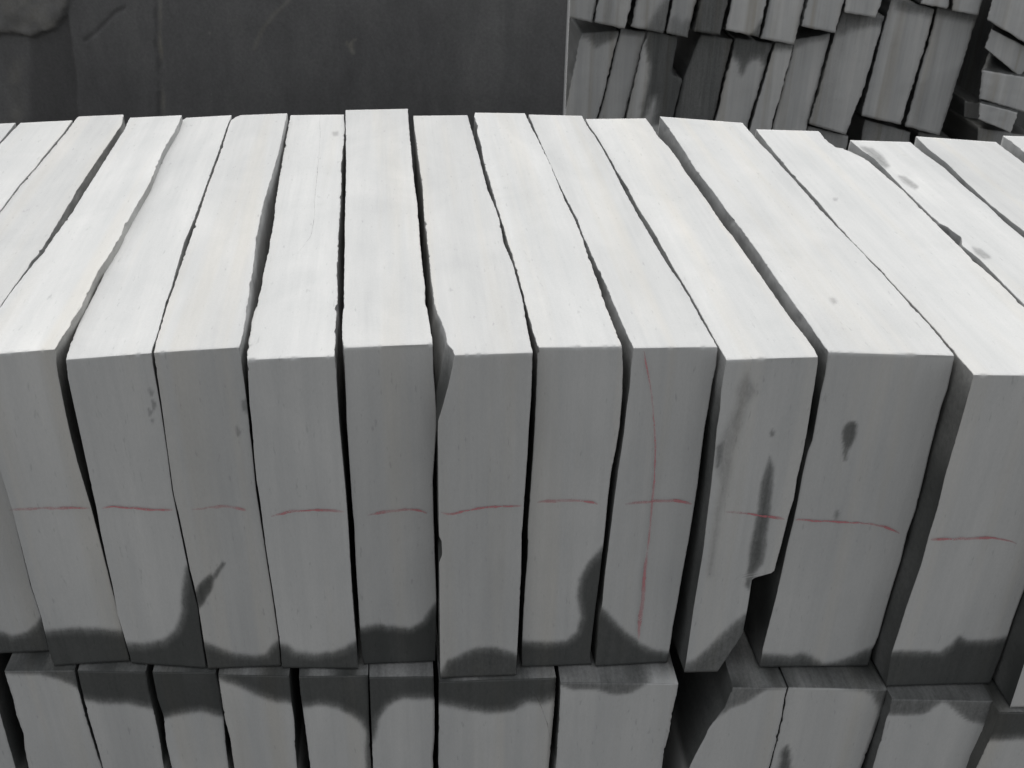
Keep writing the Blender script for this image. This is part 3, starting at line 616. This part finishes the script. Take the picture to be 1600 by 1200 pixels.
# ------------------------------------------------------------------ big dark slab leaning behind the row, on the left
def dark_slab():
    PR = on_y((879, 183), 2.06 * S)                       # foot of the visible right edge
    yaw = math.radians(-15.0)
    ax = np.array([math.cos(yaw), math.sin(yaw), 0.0])    # along the slab, left to right
    # lean found so that the right edge also passes through (870, 0)
    best = None
    for a in np.linspace(0, 0.6, 601):
        up = np.array([math.sin(yaw) * -math.sin(a), math.cos(yaw) * math.sin(a), math.cos(a)])
        P = PR + up * 0.3
        q = to_px(P[None])[0]; x = 879 - 9 * (183 - q[1]) / 183.0
        er = abs(q[0] - x)
        if best is None or er < best[0]: best = (er, a, up)
    a, up = best[1], best[2]
    nrm = np.cross(ax, up); nrm = nrm if nrm[1] < 0 else -nrm
    base = PR + up * ((GZ - PR[2]) / up[2])
    hgt = (0.64 * S - GZ) / up[2]; wid = 2.1; th = 0.05
    nx, nz = 420, 150
    uu = np.linspace(0, 1, nx + 1); vv = np.concatenate([np.linspace(0, 0.45, 11)[:-1], np.linspace(0.45, 1, nz - 9)])
    nz = len(vv) - 1
    I, J, K, Fs = shell(nx, 1, nz)
    along = -(1 - uu[I]) * wid; hh = vv[K] * hgt
    hh = hh + (K == nz) * 0.02 * vnoise(along * 5, 3.3)
    front = J == 0
    P = base + along[:, None] * ax + hh[:, None] * up
    px = to_px(P)
    rel = 0.0016 * vnoise(along * 9, hh * 9, 1) + 0.0007 * vnoise(along * 40, hh * 30, 2)
    nzp = 3 * vnoise(px[:, 0] * 0.06, px[:, 1] * 0.06, 4) + 2 * vnoise(px[:, 0] * 0.2, px[:, 1] * 0.2, 5)
    flake = [(-400, -300), (112, -300), (108, 0), (104, 22), (88, 40), (72, 50), (52, 56), (30, 53), (0, 54), (-400, 60)]
    fd = inside_dist(px, flake) + nzp
    step = [(-400, -300), (106, -300), (107, 30), (113, 70), (119, 120), (123, 190), (120, 400), (-400, 400)]
    sd = inside_dist(px, step) + nzp * 0.4
    lip = [(128, 62), (150, 45), (165, 30), (178, 17), (196, 10), (196, 14), (180, 22), (168, 36), (152, 52), (134, 66)]
    ld = inside_dist(px, lip) + nzp * 0.3
    seam = [(243, -50), (249, 10), (248, 60), (252, 110), (253, 185), (257, 185), (256, 110), (252, 60), (252, 10), (247, -50)]
    ed = inside_dist(px, seam) + nzp * 0.5
    off = rel - 0.007 * sstep(-2, 3, sd) + 0.016 * sstep(-4, 3, fd) + 0.006 * vnoise(px[:, 0] * 0.03, px[:, 1] * 0.05, 6) * sstep(0, 15, fd) - 0.003 * sstep(-1.5, 1.5, ld) - 0.002 * sstep(-1.5, 1.5, ed)
    P = P + np.where(front, off, -th)[:, None] * nrm
    dust = 0.36 * sstep(-3, 3, fd) * (0.65 + 0.5 * vnoise(px[:, 0] * 0.07, px[:, 1] * 0.08, 9))
    dust = np.maximum(dust, 0.6 * sstep(-3, 2, ed) * (0.5 + 0.7 * vnoise(px[:, 1] * 0.05, 2.2)))
    mud = np.exp(-((px[:, 0] - 22) / 12) ** 2) * sstep(60, 110, px[:, 1]) * 0.25 * (0.6 + 0.8 * vnoise(px[:, 0] * .08, px[:, 1] * .05, 12))
    dust = np.maximum(dust, mud)
    for poly, am in (([(541, 64), (546, 68), (549, 63), (557, 61), (550, 66), (551, 74), (554, 82), (551, 84), (547, 76), (542, 70)], 0.7),
                     ([(398, 78), (415, 42), (435, 18), (455, 0), (470, -20), (462, -20), (445, 4), (426, 22), (408, 46), (395, 76)], 0.3)):
        dust = np.maximum(dust, am * sstep(-3, 3, inside_dist(px, poly) + nzp * 0.5))
    dust = np.clip(dust, 0, 1) * front
    wet = 0.7 * sstep(-3, 4, sd) * (1 - sstep(-3, 3, fd)) * sstep(38, 52, px[:, 0])
    wet = np.maximum(wet, 0.6 * sstep(-2, 2, ld)); sm2 = inside_dist(px, [(x - 7, y) for x, y in seam]) + nzp; wet = np.maximum(wet, 0.7 * sstep(-3, 2, sm2))
    mi = np.zeros(len(Fs), int)
    nfr = nx * nz
    mi[-nz * 1:] = 1                                       # the sawn right edge
    ob = link('slate_sheet', P, Fs, None, None, {'dust': dust, 'wet': wet}, mats=[SLATE, EDGE], mat_index=mi)
    tag(ob, 'large dark slate slab leaning upright behind the left half of the row', 'slate slab')
dark_slab()

# ------------------------------------------------------------------ stacks in the background, right
def block(label, Lt, Lb, Rt, Rb, Y, seed, group, depth=0.5, stains=(), mid_l=(), mid_r=(), nx=12, nz=40, dirv=(0, 1, 0), extend=None, shade_all=0.0, cat='stone block', name='stone_block'):
    """block whose front face stands on the plane y = Y; corners measured: left top, left bottom, right top, right bottom"""
    L = [np.asarray(p, float) for p in [Lt, *mid_l, Lb]]; R = [np.asarray(p, float) for p in [Rt, *mid_r, Rb]]
    for E_ in R: E_ -= np.array([2.8 + 1.6 * math.sin(seed * 1.7), 0.3])
    if extend is not None:                                 # carry the edges on upwards, beyond the picture
        for E_ in (L, R):
            dd = E_[0] - E_[-1]; E_.insert(0, E_[0] + dd * ((extend - E_[0][1]) / dd[1]))
    P3l = np.array([on_y(p, Y) for p in L]); P3r = np.array([on_y(p, Y) for p in R])
    def along(P, n):
        l = np.concatenate([[0], np.cumsum(np.linalg.norm(np.diff(P, axis=0), axis=1))]); q = np.linspace(0, l[-1], n + 1)
        return np.stack([np.interp(q, l, P[:, i]) for i in range(3)], -1)[::-1]
    A, B = along(P3l, nz), along(P3r, nz)
    ny = 5
    I, J, K, Fs = shell(nx, ny, nz)
    u = (I / nx)[:, None]; s = np.array([0, 0.012, 0.2, 0.45, 0.7, 1.0])[J][:, None]
    V = A[K] * (1 - u) + B[K] * u + s * depth * np.asarray(dirv, float)
    jag = 0.003 * vnoise(K * 0.97, J * 2.1, seed) + 0.002 * vnoise(K * 0.17, J * 1.1, seed + 5)
    V[:, 0] += np.where(I == 0, jag, np.where(I == nx, -0.003 * vnoise(K * 0.93, J * 1.7, seed + 11) - 0.002 * vnoise(K * 0.2, J, seed + 15), 0))
    V[:, 2] += np.where((K == 0) | (K == nz), 0.002 * vnoise(I * 0.8, J, seed + 21), 0)
    fr = J == 0
    V[:, 1] += fr * (0.002 * vnoise(V[:, 0] * 30, V[:, 2] * 12, seed) + 0.0012 * vnoise(V[:, 0] * 110, V[:, 2] * 50, seed))
    V[:, 2] = np.maximum(V[:, 2], GZ)
    wv = np.full(len(V), float(shade_all))  # even darkening of the whole block, standing in for shade
    wv[(K == nz) & ~fr] = 0.9; wv[((I == 0) | (I == nx)) & ~fr] = 0.92  # tops and sides painted near black as shade in the gaps
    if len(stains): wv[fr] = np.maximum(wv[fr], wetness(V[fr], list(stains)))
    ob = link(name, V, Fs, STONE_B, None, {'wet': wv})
    tag(ob, label, cat, group)
    return ob

YB = 3.7 * S
gl = 'lower tier of the background stack'; gu = 'upper tier of the background stack'
B_ = [  # Lt, Lb, Rt, Rb, mids, stains (top bands: damp plus painted shade under the upper tier), label
 ((909, 52), (881, 180), (971, 49), (933, 186), (), (), [([(905, 30), (975, 30), (972, 50), (958, 62), (945, 67), (932, 74), (918, 60), (905, 55)], 5, 0.75)], 'lower background block nearest the dark slab, wet and shaded under its top'),
 ((971, 45), (933, 186), (1013, 50), (973, 186), (), (), [([(965, 30), (1015, 30), (1010, 54), (995, 56), (972, 52)], 5, 0.75)], 'narrow dry lower background block, second from the dark slab'),
 ((1014, 48), (979, 186), (1060, 58), (1052, 184), ((1003, 76),), ((1050, 118), (1067, 123)), [([(1011, 40), (1070, 40), (1075, 190), (1020, 195), (1026, 165), (1024, 150), (1018, 153), (1010, 180), (1000, 190), (1004, 165), (1014, 120), (1016, 100), (1010, 80)], 4, 0.85)], 'lower background block dark with water but for pale left streaks'),
 ((1096, 55), (1054, 184), (1148, 62), (1113, 187), ((1068, 123),), (), [([(1000, 20), (1200, 20), (1200, 220), (1000, 220)], 5, 0.8)], 'lower background block that is dark and wet all over'),
 ((1150, 60), (1115, 190), (1211, 68), (1165, 198), (), (), [([(1130, 50), (1220, 50), (1206, 78), (1198, 105), (1186, 92), (1176, 92), (1168, 102), (1158, 120), (1153, 98), (1144, 88)], 5, 0.85)], 'lower background block with a wet dark point hanging from its top'),
 ((1212, 66), (1167, 198), (1242, 70), (1201, 203), (), (), [([(1205, 60), (1250, 60), (1240, 78), (1208, 76)], 4, 0.75)], 'narrowest lower background block, dry and plain'),
 ((1243, 62), (1203, 203), (1299, 53), (1257, 205), (), ((1294, 80), (1276, 143)), [([(1240, 40), (1310, 40), (1290, 62), (1262, 64), (1245, 74)], 6, 0.75)], 'broad pale lower background block, seventh from the dark slab'),
 ((1316, 15), (1265, 194), (1386, 26), (1325, 211), (), ((1350, 147),), [([(1300, 0), (1400, 0), (1385, 40), (1330, 45), (1310, 60)], 7, 0.75), ([(1308, 50), (1322, 55), (1295, 200), (1262, 195)], 5, 0.18)], 'long lower background block with a visible foot, left of two lighter ones'),
 ((1394, -5), (1346, 181), (1464, 15), (1410, 195), (), ((1438, 108),), [([(1385, -20), (1475, -20), (1460, 25), (1400, 16)], 7, 0.75)], 'pale long lower background block with a square foot, second from right end'),
 ((1466, 10), (1414, 197), (1529, 22), (1469, 212), ((1452, 64),), ((1493, 139),), [([(1455, 0), (1540, 0), (1525, 35), (1490, 30), (1462, 22)], 7, 0.75), ([(1434, 130), (1450, 125), (1440, 195), (1425, 205), (1425, 160)], 6, 0.22)], 'last lower background block at right with a rust-brown streak'),
]
for i, (lt, lb, rt, rb, ml, mr, st, lab) in enumerate(B_):
    if i < 7:                                             # these run on down behind the front row
        q = 75.0
        lb = (lb[0] - 0.21 * q, lb[1] + q); rb = (rb[0] - 0.21 * q, rb[1] + q)
    block(lab, lt, lb, rt, rb, YB + 0.012 * math.sin(i * 2.3), 60 + i, gl, stains=st, mid_l=ml, mid_r=mr)
U_ = [
 ((862, 0), (856, 12), (887, 0), (882, 17), [], 'upper background block half hidden by the dark slab'),
 ((889, 0), (888, 27), (934, 0), (927, 35), [], 'first whole upper background block beside the dark slab'),
 ((936, 0), (929, 35), (991, 0), (980, 45), [([(948, -5), (956, -5), (950, 50), (942, 50)], 3, 0.25)], 'upper background block with a brown upright streak'),
 ((995, 0), (986, 42), (1050, 0), (1040, 52), [([(1040, -5), (1055, -5), (1045, 60), (1005, 48), (1018, 30)], 6, 0.7)], 'upper background block with a wet lower right half'),
 ((1052, 0), (1041, 52), (1089, 0), (1075, 59), [([(1046, 30), (1058, 25), (1066, 36), (1074, 28), (1085, 40), (1075, 65), (1040, 60)], 6, 0.5)], 'narrow upper background block with a damp foot'),
 ((1096, 0), (1085, 49), (1140, 0), (1127, 55), [([(1050, -40), (1160, -40), (1160, 80), (1050, 80)], 6, 0.78)], 'upper background block that is dark and wet all over'),
 ((1144, 0), (1134, 47), (1201, 0), (1189, 58), [([(1192, 30), (1200, 35), (1190, 62), (1172, 56), (1182, 45)], 3, 0.7)], 'pale upper background block with a wet lower right corner'),
 ((1203, 0), (1189, 60), (1260, 0), (1243, 70), [], 'upper background block hanging lowest, with a thin white scratch'),
 ((1263, 0), (1253, 41), (1319, 0), (1306, 52), [], 'pale clean upper background block right of the lowest hanging one'),
 ((1323, 0), (1319, 19), (1381, 0), (1372, 28), [], 'pale upper background block left of the widest dark gap'),
 ((1441, 0), (1440, 6), (1487, 0), (1484, 14), [], 'upper background block with only a short foot showing at top'),
 ((1490, 0), (1489, 17), (1536, 0), (1530, 24), [], 'last upper background block at right above the brown streaked one'),
]
for i, (lt, lb, rt, rb, st, lab) in enumerate(U_):
    block(lab, lt, lb, rt, rb, YB - 0.05 + 0.014 * math.sin(i * 1.9 + 1), 80 + i, gu, stains=st, extend=-150, nz=44)
gt = 'bottom tier of the background stack'
block('shaded bottom background block under the long block with a visible foot', (1262, 197), (1235, 320), (1330, 214), (1305, 330), YB + 0.03, 101, gt, nz=20, shade_all=0.25)
block('dim bottom background block under the pale square-footed block', (1352, 187), (1325, 320), (1424, 207), (1398, 330), YB + 0.06, 102, gt, nz=20, shade_all=0.45)
block('dark bottom background block under the brown streaked block', (1436, 206), (1410, 330), (1490, 218), (1470, 340), YB + 0.08, 103, gt, nz=20, shade_all=0.5)
# filler block added to stop light in the gaps, its shade painted dark
gb = 'shadowed blocks behind the background stack'
block('added backing block, painted dark, closing the gap beside the right pile', (1450, -120), (1430, 330), (1670, -120), (1650, 330), YB + 0.42, 104, gb, nz=20, shade_all=0.8)
gp = 'pile of blocks lying flat at the right edge'
YP = YB - 0.10
block('topmost flat block of the pile at the right edge', (1556, -28), (1543, 31), (1640, 10), (1640, 90), YP, 110, gp, nx=20, nz=20, depth=0.5, dirv=(0.5, 0.86, 0))
block('tilted flat block second from the top of the right pile', (1549, 46), (1539, 75), (1625, 84), (1596, 120), YP + 0.03, 111, gp, nx=20, nz=16, depth=0.5, dirv=(0.5, 0.86, 0))
block('flat block with a cracked lower edge in the right pile', (1535, 110), (1530, 154), (1640, 127), (1640, 186), YP, 112, gp, nx=20, nz=18, depth=0.5, dirv=(0.5, 0.86, 0))
block('lowest flat block of the right pile with a pale end', (1531, 161), (1529, 186), (1592, 177), (1581, 208), YP - 0.03, 113, gp, nx=20, nz=14, depth=0.5, dirv=(0.5, 0.86, 0))
block('dim upright block in the shadow left of the right pile', (1508, 158), (1492, 330), (1548, 166), (1540, 330), YP + 0.2, 114, 'shadowed blocks behind the background stack', nz=20, shade_all=0.3)
block('grey block under the lowest flat block of the right pile', (1529, 200), (1520, 330), (1620, 214), (1615, 330), YP + 0.05, 115, gp, nx=16, nz=20, shade_all=0.4)
